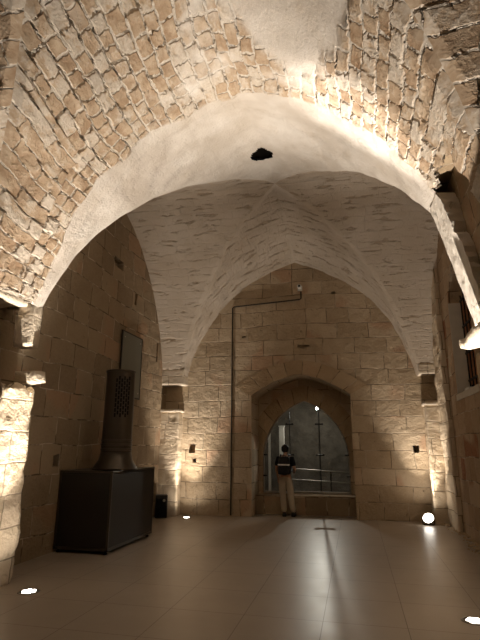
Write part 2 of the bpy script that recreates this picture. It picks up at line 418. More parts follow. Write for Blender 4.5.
# ---------------------------------------------------------------- the vault
R_, A_, Z0 = 4.0, 3.0, 2.67
HD = 0.45
BAYS = ((8.9, 3.2), (1.5, 3.2))       # centre, half depth
def hterm(y):
    for yc, b in BAYS:
        t = (y-yc)/b
        if abs(t) < 1: return HD*(1-t*t)
    return 0.0
def arc(dmax, n):                     # samples d from dmax to 0 with arc length
    th0 = math.acos((1+dmax)/R_); th1 = math.acos(1/R_)
    out = []
    for i in range(n+1):
        th = th0+(th1-th0)*i/n
        out.append((max(0.0, R_*math.cos(th)-1), Z0+R_*math.sin(th), R_*th))
    return out
VB = dict(verts=[], faces=[], uv=[], pl=[], lg=[], st=[], sm=[])
HOLE = (-1.39, 7.66)
def emit_patch(rows, closed=False):
    """rows: list of lists of (x,y,z,u,v)"""
    base = len(VB['verts'])
    nc = len(rows[0])
    for r in rows:
        for (x, y, z, u, v, sm) in r:
            VB['sm'].append(sm)
            n0 = 0.05*noise.noise(Vector((x*0.9, y*0.9, z*0.9)))+0.022*noise.noise(Vector((x*3.1, y*3.1, z*3.1+7)))
            dx, dz = XC-x, 3.0-z
            L = math.hypot(dx, dz) or 1
            X, Y, Z = warp(x+dx/L*n0, y, z+dz/L*n0)
            VB['verts'].append((X, Y, Z)); VB['uv'].append((u, v))
            e = 0.10*noise.noise(Vector((x*1.3, y*1.3, z*1.3)))*3
            # surviving plaster: everything beyond the transverse line at y = 5.45; a patch high up in the near bay
            p = 0.5+(y-(5.50+0.06*math.sin(z*2.0))+e*0.35)*2.2
            p = max(0.0, min(1.0, p))
            ddx = x-(-0.55); qq = ((ddx)/0.85)**2+((y-3.6)/1.25)**2
            p2 = max(0.0, min(1.0, 1.25-qq*0.75+e))
            p = max(p, p2 if y < 5.2 else p, 0.40 if -2.9 < x < -0.2 else (0.28 if x > 0 else 0.1))
            VB['pl'].append(p)
            # long stones: the left haunch close to the viewer, and the near cross vault
            lgv = 1.0 if ((x < -3.3 and y < 5.05-(z-4.4)*0.15) or closed) else 0.0
            if x > 0.9 and y < 4.75: lgv = 1.0
            VB['lg'].append(lgv)
            s_ = 0.0
            if y > 8.9 or (x < -2.2 and y > 7.6): s_ = 1.0
            s_ = min(1.0, max(0.0, (y-(HOLE[1]+1.1+0.25*e))*1.2)) if not (closed and y > 6) else 1.0
            VB['st'].append(s_)
    for i in range(len(rows)-1):
        for j in range(nc-1):
            a = base+i*nc+j; f = (a, a+1, a+nc+1, a+nc)
            c = [VB['verts'][k] for k in f]
            mx = sum(q[0] for q in c)/4; my = sum(q[1] for q in c)/4; mz = sum(q[2] for q in c)/4
            if mz > 6 and ((mx-HOLE[0])/0.21)**2+((my-HOLE[1])/0.23)**2 < 1.0+0.35*noise.noise(Vector((mx*9, my*9, 1))):
                continue
            if mx > 1.12+0.05*noise.noise(Vector((my*5, 0, 3))) and 4.74+0.04*noise.noise(Vector((mz*8,3,3))) < my < 5.52+(4.3-mz)*0.05+0.07*noise.noise(Vector((mz*6, 1, 3)))+0.05*noise.noise(Vector((mz*17, 1, 3))):
                continue
            VB['faces'].append(f)
def apatch(sideprofile, ylo, yhi, nv):
    rows = []
    for (x, z, dd, u) in sideprofile:
        t = dd/A_; y0 = ylo(t); y1 = yhi(t); r = []
        for j in range(nv+1):
            y = y0+(y1-y0)*j/nv
            sm = 1.0
            if yhi(0) != YF+0.04: sm = min(sm, (y1-y)/0.10)
            if ylo(0) != YB: sm = min(sm, (y-y0)/0.10)
            uu, vv = (u, y) if yhi(0) == YF+0.04 else (y, u)
            r.append((x, y, z+hterm(y), uu, vv, max(0.0, sm)))
        rows.append(r)
    emit_patch(rows)
def profile(dl, dr, n):
    L = [(XC-d_, z, d_, s) for d_, z, s in arc(dl, n)]
    Rr = [(XC+d_, z, d_, 2*R_*math.acos(1/R_)-s) for d_, z, s in arc(dr, n)][::-1]
    return L+Rr[1:]
(yc1, b1), (yc0, b0) = BAYS
apatch(profile(2.94, 2.94, 130), lambda t: yc1+b1*t, lambda t: YF+0.04, 100)
apatch(profile(2.90, 2.935, 150), lambda t: yc0+b0*t, lambda t: yc1-b1*t, 260)
apatch(profile(2.94, 2.94, 50), lambda t: YB, lambda t: yc0-b0*t, 30)
def bpatch(yc, b, sy, sx, dmax, n, nv):
    rows = []
    xw = (WL-0.03) if sx < 0 else (WR+0.03)
    for d_, z, s in arc(dmax, n):
        t = d_/A_; y = yc+sy*b*t; x0 = XC+sx*d_; r = []
        for j in range(nv+1):
            x = x0+(xw-x0)*j/nv
            r.append((x, y, z+HD*(1-t*t), x, s+3.3, max(0.0, min(1.0, abs(x-x0)/0.10))))
        rows.append(r)
    emit_patch(rows, True)
for sx in (-1, 1):
    bpatch(yc1, b1, 1, sx, 2.94, 110, 80)
    bpatch(yc1, b1, -1, sx, 2.90 if sx < 0 else 2.935, 90, 60)
    bpatch(yc0, b0, 1, sx, 2.90 if sx < 0 else 2.935, 130, 110)
    bpatch(yc0, b0, -1, sx, 2.94, 40, 30)
me = bpy.data.meshes.new('ceiling'); me.from_pydata(VB['verts'], [], VB['faces'])
uvl = me.uv_layers.new(name='UVMap')
for lp in me.loops: uvl.data[lp.index].uv = VB['uv'][lp.vertex_index]
for nm, key in (('plaster', 'pl'), ('longstone', 'lg'), ('streak_shade', 'st'), ('relief', 'sm')):
    a = me.attributes.new(nm, 'FLOAT', 'POINT'); a.data.foreach_set('value', VB[key])
# orient all faces downward / inward
bm = bmesh.new(); bm.from_mesh(me)
ctr = Vector((XC, 0, 2.5))
for f in bm.faces:
    c = f.calc_center_median(); v = Vector((XC-c.x, 0, 2.0-c.z))
    yb = yc1 if c.y > 5.2 else yc0
    v.y = (yb-c.y)*0.8
    if f.normal.dot(v) < 0: f.normal_flip()
bm.to_mesh(me); bm.free()
ceiling = tag(link_mesh('ceiling', me, M['vault'], smooth=True), kind='structure')
# shaft above the hole in the crown
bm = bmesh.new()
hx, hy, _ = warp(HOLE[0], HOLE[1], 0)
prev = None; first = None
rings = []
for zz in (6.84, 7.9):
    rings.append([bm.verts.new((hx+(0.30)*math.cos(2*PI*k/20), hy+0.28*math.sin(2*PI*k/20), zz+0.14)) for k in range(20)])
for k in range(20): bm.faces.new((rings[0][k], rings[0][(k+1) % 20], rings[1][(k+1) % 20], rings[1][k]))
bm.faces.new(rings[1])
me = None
o = obj('ceiling_shaft', bm, simple('dark_shaft_stone', (0.03, 0.025, 0.02), 0.95, 0, 0.1), None); tag(o, kind='structure')  # shaft stone has a near-black colour

# ---------------------------------------------------------------- walls and floor
def arch_pts(cx, a, zs, c, zb, n=24):
    """pointed arch outline: half width a, centres offset c, springing zs, bottom zb"""
    R = a+c; th = math.acos(c/R)
    L = [(cx-(R*math.cos(th*i/n)-c), zs+R*math.sin(th*i/n)) for i in range(n+1)]
    Rr = [(cx+(R*math.cos(th*i/n)-c), zs+R*math.sin(th*i/n)) for i in range(n+1)][::-1]
    return [(cx-a, zb)]+L+Rr[1:]+[(cx+a, zb)]
def seg_pts(cx, a, zs, rise, zb, n=16, grow=0.0):
    P = []
    for i in range(-n, n+1):
        u = i/n; P.append((cx+(a+grow)*u, zs+grow*0.55+(rise+grow*0.35)*(1-abs(u)**1.7)))
    return ([(cx-a-grow, zb)] if zb is not None else [])+P+([(cx+a+grow, zb)] if zb is not None else [])
DX = -1.30
bm = bmesh.new(); add_box(bm, (WL-0.6, YF, -0.3), (WR+0.6, YF+1.32, 8.0))
wf = obj('wall_far', bm, M['ashlar']); tag(wf, kind='structure')
cuts = []
b_ = bmesh.new(); prism_xz(b_, seg_pts(DX, 1.25, 2.93, 0.52, -0.1), YF-0.3, YF+1.0); cuts.append(b_)
b_ = bmesh.new(); prism_xz(b_, arch_pts(DX, 1.15, 1.3, 0.5, 0.46), YF+0.9, YF+1.8); cuts.append(b_)
# putlog holes and lost stones
for (x, z, w_, h_, dp) in ((-4.02, 1.30, .10, .10, .3), (-4.08, 1.60, .17, .22, .22), (1.42, 1.62, .15, .17, .3), (-0.35, 5.62, .10, .07, .2),
                           (-1.18, 4.18, .3, .09, .12), (-2.75, 4.5, .1, .05, .15)):
    b_ = bmesh.new(); rough_box(b_, (x-w_/2, YF-0.1, z-h_/2), (x+w_/2, YF+dp, z+h_/2), 0.05, 0.02, x); cuts.append(b_)
cut(wf, cuts); uvbox(wf.data, (0.31, 0.02)); warp_mesh(wf.data)

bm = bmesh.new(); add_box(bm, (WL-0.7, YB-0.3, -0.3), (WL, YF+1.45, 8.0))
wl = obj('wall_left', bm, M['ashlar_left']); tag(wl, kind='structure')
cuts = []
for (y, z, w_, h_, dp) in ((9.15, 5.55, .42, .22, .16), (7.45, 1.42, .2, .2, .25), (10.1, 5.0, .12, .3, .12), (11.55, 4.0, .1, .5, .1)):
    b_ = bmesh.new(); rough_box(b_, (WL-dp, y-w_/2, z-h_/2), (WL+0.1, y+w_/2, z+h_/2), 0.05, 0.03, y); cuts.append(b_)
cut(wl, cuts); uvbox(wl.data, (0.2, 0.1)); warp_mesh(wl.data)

WY0, WY1, WZ = 8.5, 10.2, 2.66
bm = bmesh.new(); add_box(bm, (WR, YB-0.3, -0.3), (WR+1.0, YF+1.45, 8.0))
wr = obj('wall_right', bm, M['ashlar_right']); tag(wr, kind='structure')
b_ = bmesh.new(); yc_ = (WY0+WY1)/2; hw = (WY1-WY0)/2
pp = [(WY0, WZ)]+[(yc_-hw*math.cos(PI*i/16), 4.35+hw*1.05*math.sin(PI*i/16)) for i in range(17)]+[(WY1, WZ)]
prism_yz(b_, pp, WR-0.2, WR+0.62)
cut(wr, [b_]); uvbox(wr.data, (0.1, 0.22)); warp_mesh(wr.data)
wb = box('wall_back', (WL-0.6, YB-0.5, -0.3), (WR+0.6, YB, 8.0), M['ashlar']); tag(wb, kind='structure')
uvbox(wb.data)
bm = bmesh.new(); add_box(bm, (WL-0.5, YB-0.3, -0.2), (WR+0.5, YF+0.95, 0.0))
fl = obj('floor', bm, M['floor']); warp_mesh(fl.data); tag(fl, kind='structure')

# raised stone sill in the doorway recess
bm = bmesh.new(); rough_box(bm, (DX-1.30, YF+0.50, -0.05), (DX+1.30, YF+1.15, 0.46), 0.09, 0.012, 3.0)
s = obj('trim_1', bm, M['ashlar_left']); uvbox(s.data); warp_mesh(s.data); tag(s, kind='structure')

# arch rings of dressed voussoirs
def ring(name, inner, outer, y0, y1, mat):
    n = len(inner); bm = bmesh.new(); uvs = {}
    acc = 0; V = []
    for i in range(n):
        if i: acc += math.hypot(inner[i][0]-inner[i-1][0], inner[i][1]-inner[i-1][1])
        row = []
        for (q, yy, vv) in ((inner[i], y1, -0.3), (inner[i], y0, 0.0), (outer[i], y0, 0.4), (outer[i], y1, 0.5)):
            v = bm.verts.new((q[0], yy, q[1])); row.append(v); uvs[v] = (vv, acc)
        V.append(row)
    lay = bm.loops.layers.uv.new('UVMap')
    for i in range(n-1):
        for k in range(3): bm.faces.new((V[i][k], V[i][k+1], V[i+1][k+1], V[i+1][k]))
    bm.faces.new(V[0]); bm.faces.new(V[-1][::-1])
    for f in bm.faces:
        for lp in f.loops: lp[lay].uv = uvs[lp.vert]
    o = obj(name, bm, mat); warp_mesh(o.data); tag(o, kind='structure'); return o
ring('trim_2', seg_pts(DX, 1.25, 2.93, 0.52, None), seg_pts(DX, 1.25, 2.93, 0.52, None, grow=0.42), YF-0.012, YF+0.1, M['voussoir'])
ri = arch_pts(DX, 1.15, 1.3, 0.5, 0)[1:-1]; ro = arch_pts(DX, 1.15+0.42, 1.3, 0.5, 0)[1:-1]
ro = [(max(DX-1.25, min(DX+1.25, x)), min(z, 2.93+0.5*(1-abs((max(-1.25, min(1.25, x-DX)))/1.25)**1.7))) for x, z in ro]
ring('trim_3', ri, ro, YF+0.985, YF+1.04, M['voussoir'])

# piers: shaft, ledge, empty socket above, springer block
def pier(name, lo, hi, mat, amp=0.02, rag=0.0, seed=1.0):
    bm = bmesh.new(); rough_box(bm, lo, hi, 0.055, amp, seed, ragtop=rag)
    o = obj(name, bm, mat, smooth=True); uvbox(o.data, (seed*0.37, 0.05)); warp_mesh(o.data); tag(o, kind='structure'); return o
G = -0.03
pier('pillar_near_left', (WL-0.05, 5.22, G), (-4.29, 5.86, 2.44), M['pier'], 0.035, 0.16, 1.0)
pier('pillar_near_right', (1.56, 4.80, G), (WR+0.05, 5.75, 2.30), M['pier'], 0.03, 0.1, 2.0)
pier('pillar_far_left', (WL-0.05, 12.0, G), (-4.36, YF+0.05, 2.50), M['pier'], 0.014, 0, 3.0)
pier('pillar_far_right', (1.66, 11.98, G), (WR+0.05, YF+0.05, 2.62), M['pier'], 0.014, 0, 4.0)
pier('trim_4', (WL-0.05, 11.97, 2.50), (-4.33, YF+0.05, 2.58), M['pale'], 0.006, 0, 5.0)
pier('trim_5', (1.63, 11.95, 2.62), (WR+0.05, YF+0.05, 2.71), M['pale'], 0.006, 0, 6.0)
# springer blocks under the vault corners
pier('trim_6', (WL-0.05, 11.97, 3.20), (-4.26, YF+0.05, 3.62), M['pale'], 0.008, 0, 7.0)
pier('trim_7', (1.59, 11.97, 3.36), (WR+0.05, YF+0.05, 3.62), M['pale'], 0.008, 0, 8.0)
pier('trim_8', (WL-0.05, 4.80, 3.56), (-4.40, 5.66, 3.75), M['pale'], 0.02, 0, 9.0)
pier('trim_9', (-4.56, 5.66, 3.0), (-4.29, 5.86, 3.62), M['pale'], 0.012, 0, 10.0)
pier('trim_10', (1.60, 4.80, 3.30), (WR+0.05, 5.66, 3.5), M['pale'], 0.03, 0, 11.0)
bm = bmesh.new()
prism_xz(bm, [(0.98, 4.90), (1.05, 4.80), (1.30, 4.84), (1.40, 4.0), (1.46, 3.6), (1.56, 3.0), (2.1, 3.0), (2.1, 5.2), (0.98, 5.2)], 4.6, 5.94)  # vault socket, deepened so its shape stands for a dark shadow
o = obj('trim_13', bm, M['ashlar_left']); uvbox(o.data); warp_mesh(o.data); tag(o, kind='structure')
bm = bmesh.new(); rough_box(bm, (1.50, 5.47, 3.1), (1.75, 5.60, 4.1), 0.04, 0.05, 2.9)
o = obj('trim_14', bm, M['pale'], smooth=True); uvbox(o.data); warp_mesh(o.data); tag(o, kind='structure')
# hanging remnant of the right hand springer, ragged on its near side
def remnant():
    bm = bmesh.new(); n = 26; rows = []
    for i in range(n+1):
        t = i/n; z = 4.62-1.55*t
        xf = 1.10+0.37*t**0.9
        yn = 5.52-0.12*math.sin(t*2.6)+0.10*noise.noise(Vector((t*5, 2, 0)))+0.06*noise.noise(Vector((t*16, 4, 0)))
        yf = 5.98
        row = []
        for (x, y) in ([(xf+0.012*noise.noise(Vector((t*9, k, 1))), yn+(yf-yn)*k/10) for k in range(11)]+[(xf+0.22, yf), (xf+0.22, yn+0.04)]):
            row.append(bm.verts.new((x, y, z)))
        rows.append(row)
    m = len(rows[0])
    for a, b in zip(rows, rows[1:]):
        for k in range(m): bm.faces.new((a[k], a[(k+1) % m], b[(k+1) % m], b[k]))
    bm.faces.new(rows[0]); bm.faces.new(rows[-1][::-1])
    o = obj('trim_15', bm, M['white_plaster'], smooth=False); uvbox(o.data); warp_mesh(o.data); tag(o, kind='structure')
remnant()
pier('pillar_window_side', (1.95, 10.95, G), (WR+0.1, 12.0, 6.3), M['pier'], 0.03, 0, 13.0)
# broken capital fragments still sticking out of the piers
def fragment(name, pts, seed):
    bm = bmesh.new()
    lo, hi = pts; rough_box(bm, lo, hi, 0.05, 0.03, seed)
    o = obj(name, bm, M['pale'], smooth=True); uvbox(o.data); warp_mesh(o.data); tag(o, kind='structure')
fragment('trim_11', ((-4.50, 5.72, 2.50), (-4.20, 5.98, 2.66)), 3.3)
fragment('trim_12', ((1.20, 4.6, 2.72), (WR, 5.62, 2.82)), 5.1)  # lengthened out of view so that it shades the springer socket
# ---------------------------------------------------------------- windows
def frame_tube(name, pts, r, m, parent, seg=8):
    bm = bmesh.new(); add_tube(bm, pts, r, seg); return obj(name, bm, m, parent)
# glazed arched opening at the end of the hall
w1 = empty('window_1', (0, 0, 0)); tag(w1, kind='structure')
YG = YF+1.12
arch = arch_pts(DX, 1.15, 1.3, 0.5, 0.46)
SX = (-1.72, -0.92)        # the two glass joints
def clip_arch(x0, x1):
    P = arch[1:-1]
    def ztop(x):
        dx = abs(x-DX); return 1.3+math.sqrt(max(0, 1.65**2-(dx+0.5)**2))
    xs = [x0+(x1-x0)*i/24 for i in range(25)]
    return [(x0, 0.46)]+[(x, ztop(x)) for x in xs]+[(x1, 0.46)]
for a_, c_ in ((DX-1.15, SX[0]-0.004), (SX[0]+0.004, SX[1]-0.004), (SX[1]+0.004, DX+1.15)):
    bm = bmesh.new(); prism_xz(bm, clip_arch(a_, c_), YG, YG+0.012)
    g = obj('pane', bm, M['glass'], w1); warp_mesh(g.data)
for x in SX:
    zt = 1.3+math.sqrt(1.65**2-(abs(x-DX)+0.5)**2)
    g = box('glass_joint', (x-0.011, YG-0.004, 0.46), (x+0.011, YG+0.016, zt-0.02), M['iron'], w1); warp_mesh(g.data)
    for z in (1.44, 2.25):
        bm = bmesh.new()
        add_box(bm, (x-0.095, YG-0.03, z-0.018), (x+0.095, YG+0.04, z+0.018), 0.006)
        for sx in (-1, 1): add_lathe(bm, [(0.026, -0.012), (0.026, 0.012)], (x+sx*0.085, YG-0.035, z), 14, 'Y')
        g = obj('patch_fitting', bm, M['iron'], w1); warp_mesh(g.data)
for z, x in ((1.44, DX-1.08), (1.44, DX+1.08), (0.9, DX-1.1), (0.9, DX+1.1)):
    g = box('patch_fitting', (x-0.05, YG-0.03, z-0.02), (x+0.05, YG+0.04, z+0.02), M['iron'], w1, 0.006); warp_mesh(g.data)
g = frame_tube('window_frame', [(x+(DX-x)*0.012, YG, z) for x, z in arch], 0.018, M['steel'], w1); warp_mesh(g.data)
g = box('window_channel', (DX-1.12, YG-0.03, 0.46), (DX+1.12, YG+0.04, 0.51), M['steel'], w1, 0.004); warp_mesh(g.data)
# barred side window
w2 = empty('window_2', (0, 0, 0)); tag(w2, kind='structure')
bm = bmesh.new(); add_box(bm, (WR+0.003, WY1-0.03, WZ), (WR+0.24, WY1+0.0, 4.9)); g = obj('window_reveal', bm, M['plaster'], w2); warp_mesh(g.data)
bm = bmesh.new(); add_box(bm, (WR+0.25, WY1-0.06, WZ), (WR+0.60, WY1-0.0, 4.6)); g = obj('window_brick_jamb', bm, M['brick'], w2); warp_mesh(g.data)
bm = bmesh.new()
for k in range(7):
    yy = WY0+0.10+k*(WY1-WY0-0.2)/6; add_tube(bm, [(WR+0.24, yy, WZ), (WR+0.24, yy, 4.35+hw*0.9*math.sin(math.acos(max(-1, min(1, (yc_-yy)/hw)))))], 0.014, 8)
for zz in (2.95, 3.5, 4.05, 4.6):
    add_box(bm, (WR+0.225, WY0, zz-0.02), (WR+0.255, WY1, zz+0.02))
g = obj('window_grille', bm, M['iron'], w2); warp_mesh(g.data)
bm = bmesh.new(); rough_box(bm, (WR-0.02, WY0-0.02, WZ-0.1), (WR+0.6, WY1+0.02, WZ+0.02), 0.08, 0.008, 2.2)
g = obj('window_sill', bm, M['plaster'], w2); warp_mesh(g.data)

# ---------------------------------------------------------------- yard outside the glass
bm = bmesh.new(); add_box(bm, (-7, YF+1.5, -0.6), (5, 19.5, 0.10)); y = obj('ground_outside', bm, M['soil']); tag(y, kind='structure')
bm = bmesh.new(); rough_box(bm, (-7, 18.0, -0.2), (5, 18.8, 7.0), 0.16, 0.10, 12.0)
y = obj('wall_outside', bm, M['rock'], smooth=True); uvbox(y.data); tag(y, kind='structure')
def post(loc, w_, h_, label):
    r = empty('wooden_post', loc); tag(r, label, 'post')
    box('shaft', (-w_/2, -w_/2, 0), (w_/2, w_/2, h_), M['post'], r, 0.01)
    box('cap', (-w_/2-0.015, -w_/2-0.015, h_), (w_/2+0.015, w_/2+0.015, h_+0.04), M['post'], r, 0.008)
post((-2.86, 16.8, 0.10), 0.09, 2.10, 'thin pale post farthest left behind the glass')
post((-2.42, 16.7, 0.10), 0.17, 2.20, 'thicker pale post just left of the visitor, behind the glass')
r = empty('railing', (0, 0, 0)); tag(r, 'low pipe railing running across the yard behind the glass', 'railing')
frame_tube('rail', [(-2.1, 14.9, 1.02), (0.6, 15.6, 0.86)], 0.022, M['steel'], r)
frame_tube('rail', [(-2.1, 14.9, 0.72), (0.6, 15.6, 0.56)], 0.022, M['steel'], r)
for x, yy, z in ((-2.05, 14.91, 1.02), (-0.75, 15.25, 0.94), (0.5, 15.57, 0.86)):
    frame_tube('stanchion', [(x, yy, 0.08), (x, yy, z)], 0.022, M['iron'], r)
r = empty('yard_lamp', YL); tag(r, 'glaring white floodlight at the top of the glazed arch, outside', 'lamp')
bm = bmesh.new(); add_lathe(bm, [(0.02, -0.10), (0.05, -0.09), (0.055, 0.0)], (0, 0.0, 0), 20, 'Y'); obj('housing', bm, M['iron'], r)
bm = bmesh.new(); add_lathe(bm, [(0.045, -0.002), (0.045, 0.008)], (0, -0.01, 0), 20, 'Y'); obj('lens', bm, M['lens2'], r)
bm = bmesh.new(); add_tube(bm, [(0, 0.08, 0.0), (0, 0.22, -0.02), (0, 0.22, 0.1-YL[2])], 0.008, 8); obj('pole', bm, M['iron'], r)

# ---------------------------------------------------------------- ventilation cabinet with its tower
r = empty('ventilation_cabinet', (-3.88, 7.50, 0)); tag(r, 'large dark bronze metal cabinet with round slotted vent tower against the left wall', 'cabinet')
CW, CL, CH = 0.96, 1.75, 1.26     # towards the wall (-x), along it (+y), height
box('body', (-CW+0.015, 0.015, 0.06), (-0.015, CL-0.015, CH-0.03), M['bronze'], r)
box('panel', (-CW+0.04, 0.004, 0.10), (-0.04, 0.02, CH-0.06), M['bronze'], r, 0.002)
box('panel', (-0.02, 0.04, 0.10), (-0.004, CL-0.04, CH-0.06), M['bronze'], r, 0.002)
box('top_panel', (-CW, 0, CH-0.03), (0.01, CL, CH), M['bronze2'], r, 0.006)
bm = bmesh.new(); add_box(bm, (-CW, 0, 0.05), (0, 0.03, 0.09)); add_box(bm, (-0.03, 0, 0.05), (0, CL, 0.09)); obj('bottom_rail', bm, M['bronze2'], r)
for (x, yy) in ((-0.018, 0.018), (-0.018, CL-0.018), (-CW+0.018, 0.018)):
    box('corner_post', (x-0.018, yy-0.018, 0.05), (x+0.018, yy+0.018, CH-0.02), M['bronze2'], r, 0.004)
for (x, yy) in ((-0.06, 0.06), (-0.06, CL-0.08), (-CW+0.06, 0.06), (-CW+0.06, CL-0.08)):
    bm = bmesh.new(); add_lathe(bm, [(0.03, 0.0), (0.03, 0.02), (0.015, 0.03), (0.015, 0.06)], (x, yy, 0), 14); obj('foot', bm, M['iron'], r)
TX, TY = -0.29, 0.64
bm = bmesh.new()
prof = [(0.40, CH), (0.385, CH+0.03), (0.30, CH+0.16), (0.270, CH+0.30)]
add_lathe(bm, prof, (TX, TY, 0), 40); obj('hood', bm, M['tower'], r, True)
bm = bmesh.new(); add_lathe(bm, [(0.268, CH+0.28), (0.26, 2.97), (0.272, 2.975), (0.272, 3.0), (0.26, 3.01), (0.0, 3.02)], (TX, TY, 0), 48)
tw = obj('tower', bm, M['tower'], r)
for zz in (1.60, 1.68, 1.76):
    bm = bmesh.new(); add_lathe(bm, [(0.262, zz-0.018), (0.278, zz-0.012), (0.278, zz+0.012), (0.262, zz+0.018)], (TX, TY, 0), 48); obj('ring', bm, M['bronze2'], tw)
bm = bmesh.new()
a0 = math.atan2(-8.1, 4.15)  # towards the viewer
for row in range(8):
    for c in range(6):
        a = a0+(c-2.5)*0.175+0.18; z = 2.19+row*0.088+(0.044 if c % 2 else 0)
        m = []
        for (da, dz) in ((-0.055, -0.034), (0.055, -0.034), (0.055, 0.034), (-0.055, 0.034)):
            m.append((a+da, z+dz))
        A = [bm.verts.new((TX+0.2665*math.cos(q), TY+0.2665*math.sin(q), zz)) for q, zz in m]
        B = [bm.verts.new((TX+0.252*math.cos(q), TY+0.252*math.sin(q), zz)) for q, zz in m]
        bm.faces.new(A); bm.faces.new(B[::-1])
        for i in range(4): bm.faces.new((A[i], A[(i+1) % 4], B[(i+1) % 4], B[i]))
obj('vent_slots', bm, M['slot'], tw)

# information sheet on the left wall
r = empty('wall_panel', (WL+0.0, 9.15, 2.35)); tag(r, 'tall grey-green metal sheet mounted on the left wall behind the vent tower', 'panel')
x0, y0, _ = warp(WL, 9.45, 0)
r.location = (x0, y0, 2.70)
box('sheet', (0.035, 0, 0), (0.055, 1.0, 1.40), M['panel'], r, 0.004)
bm = bmesh.new()
add_box(bm, (0.03, -0.015, -0.015), (0.062, 0.012, 1.415)); add_box(bm, (0.03, 0.988, -0.015), (0.062, 1.015, 1.415))
add_box(bm, (0.03, -0.015, 1.388), (0.062, 1.015, 1.415)); add_box(bm, (0.03, -0.015, -0.015), (0.062, 1.015, 0.012)); obj('frame', bm, M['bronze'], r)
for yy in (0.1, 0.9):
    for zz in (0.12, 1.28):
        bm = bmesh.new(); add_tube(bm, [(-0.005, yy, zz), (0.068, yy, zz)], 0.014, 12); obj('standoff', bm, M['steel'], r)

# loudspeaker at the foot of the far left pier
x0, y0, _ = warp(-4.62, 11.70, 0)
r = empty('loudspeaker', (x0, y0, 0), 0.45); tag(r, 'small black loudspeaker standing on the floor between the cabinet and far wall', 'loudspeaker')
box('body', (-0.14, -0.12, 0.0), (0.14, 0.14, 0.52), M['black'], r, 0.02)
box('grille', (-0.12, -0.135, 0.03), (0.12, -0.118, 0.44), M['slot'], r, 0.01)
bm = bmesh.new(); add_lathe(bm, [(0.03, 0.0), (0.034, 0.01), (0.0, 0.014)], (0.05, -0.135, 0.40), 16, 'Y'); obj('badge', bm, M['steel'], r)

# ---------------------------------------------------------------- in-ground lamps
def uplight(loc, label, rad=0.105):
    r = empty('ground_uplight', (loc[0], loc[1], 0)); tag(r, label, 'lamp', 'uplights set in the floor')
    bm = bmesh.new(); add_lathe(bm, [(rad*0.80, 0.001), (rad*0.82, 0.008), (rad, 0.007), (rad*1.06, 0.001)], (0, 0, 0), 40); obj('ring', bm, M['silver'], r, True)
    bm = bmesh.new(); add_lathe(bm, [(rad*0.8, 0.001), (rad*0.8, 0.005), (0.0, 0.006)], (0, 0, 0), 32); obj('glass_cover', bm, M['slot'], r)
    for k in range(7):
        a = 2*PI*k/6; q = rad*0.47 if k < 6 else 0
        bm = bmesh.new(); add_lathe(bm, [(rad*0.235, 0.006), (rad*0.22, 0.011), (0.0, 0.013)], (q*math.cos(a), q*math.sin(a), 0), 16); obj('diode_lens', bm, M['lens'], r)
    return r
uplight(LAMPS['near_left'], 'lit round uplight in the floor before the near left pier', 0.12)
uplight(LAMPS['near_right'], 'lit round uplight cut off by the lower right picture edge', 0.12)
uplight(LAMPS['far_left'], 'small lit round uplight in the floor below the far left pillar')
# round flood lamp on the floor in the far right corner
x0, y0 = 1.50, 12.0
r = empty('flood_lamp', (x0, y0, 0)); tag(r, 'round glowing floodlight resting on the floor in the far right corner', 'lamp')
bm = bmesh.new()
add_lathe(bm, [(0.0, -0.10), (0.05, -0.095), (0.095, -0.05), (0.115, 0.0), (0.118, 0.02)], (0, 0, 0), 28)
ax = Vector((-0.30, -0.72, 0.60)).normalized(); q = ax.to_track_quat('Z', 'Y').to_matrix()
cen = Vector((0, 0, 0.135))
for v in bm.verts: v.co = q @ v.co + cen
obj('housing', bm, M['iron'], r, True)
bm = bmesh.new(); add_lathe(bm, [(0.113, 0.02), (0.10, 0.045), (0.06, 0.068), (0.0, 0.078)], (0, 0, 0), 28)
for v in bm.verts: v.co = q @ v.co + cen
obj('lens', bm, M['lens'], r, True)
bm = bmesh.new(); add_box(bm, (-0.11, -0.01, 0.0), (0.11, 0.09, 0.012), 0.003); add_tube(bm, [(-0.12, 0.04, 0.01), (-0.125, 0.0, 0.135)], 0.008); add_tube(bm, [(0.12, 0.04, 0.01), (0.125, 0.0, 0.135)], 0.008)
obj('stand', bm, M['iron'], r)

# ---------------------------------------------------------------- camera, cable
def fw(x, z, off=0.0):
    p = warp(x, YF, z); return (p[0], p[1]-off, p[2])
r = empty('security_camera', fw(-1.22, 5.78)); tag(r, 'small white security camera high on the far wall under the vault', 'camera')
bm = bmesh.new(); add_box(bm, (-0.06, -0.03, -0.07), (0.06, 0.0, 0.07), 0.008); obj('base', bm, M['white'], r)
bm = bmesh.new(); add_tube(bm, [(0, -0.03, 0), (0, -0.10, -0.01)], 0.02); obj('arm', bm, M['white'], r)
bm = bmesh.new(); add_lathe(bm, [(0.045, 0.0), (0.055, 0.02), (0.055, 0.15), (0.05, 0.16)], (0, -0.08, 0), 20, 'Y')
hd = obj('housing', bm, M['white'], r, True)
bm = bmesh.new(); add_lathe(bm, [(0.035, 0.0), (0.033, 0.012), (0, 0.014)], (0, -0.235, 0), 18, 'Y'); obj('lens', bm, M['black'], hd, True)
pts = [fw(-1.20, 5.69, 0.02), fw(-1.20, 5.50, 0.02), fw(-1.24, 5.47, 0.02), fw(-3.02, 5.34, 0.02), fw(-3.06, 5.30, 0.02)]+[fw(-3.06, z, 0.02) for z in (4, 3, 2, 1, 0.02)]
bm = bmesh.new(); add_tube(bm, pts, 0.018, 8); o = obj('electric_cable', bm, M['cable'])
tag(o, 'thin dark cable from the security camera across and down the far wall', 'cable')
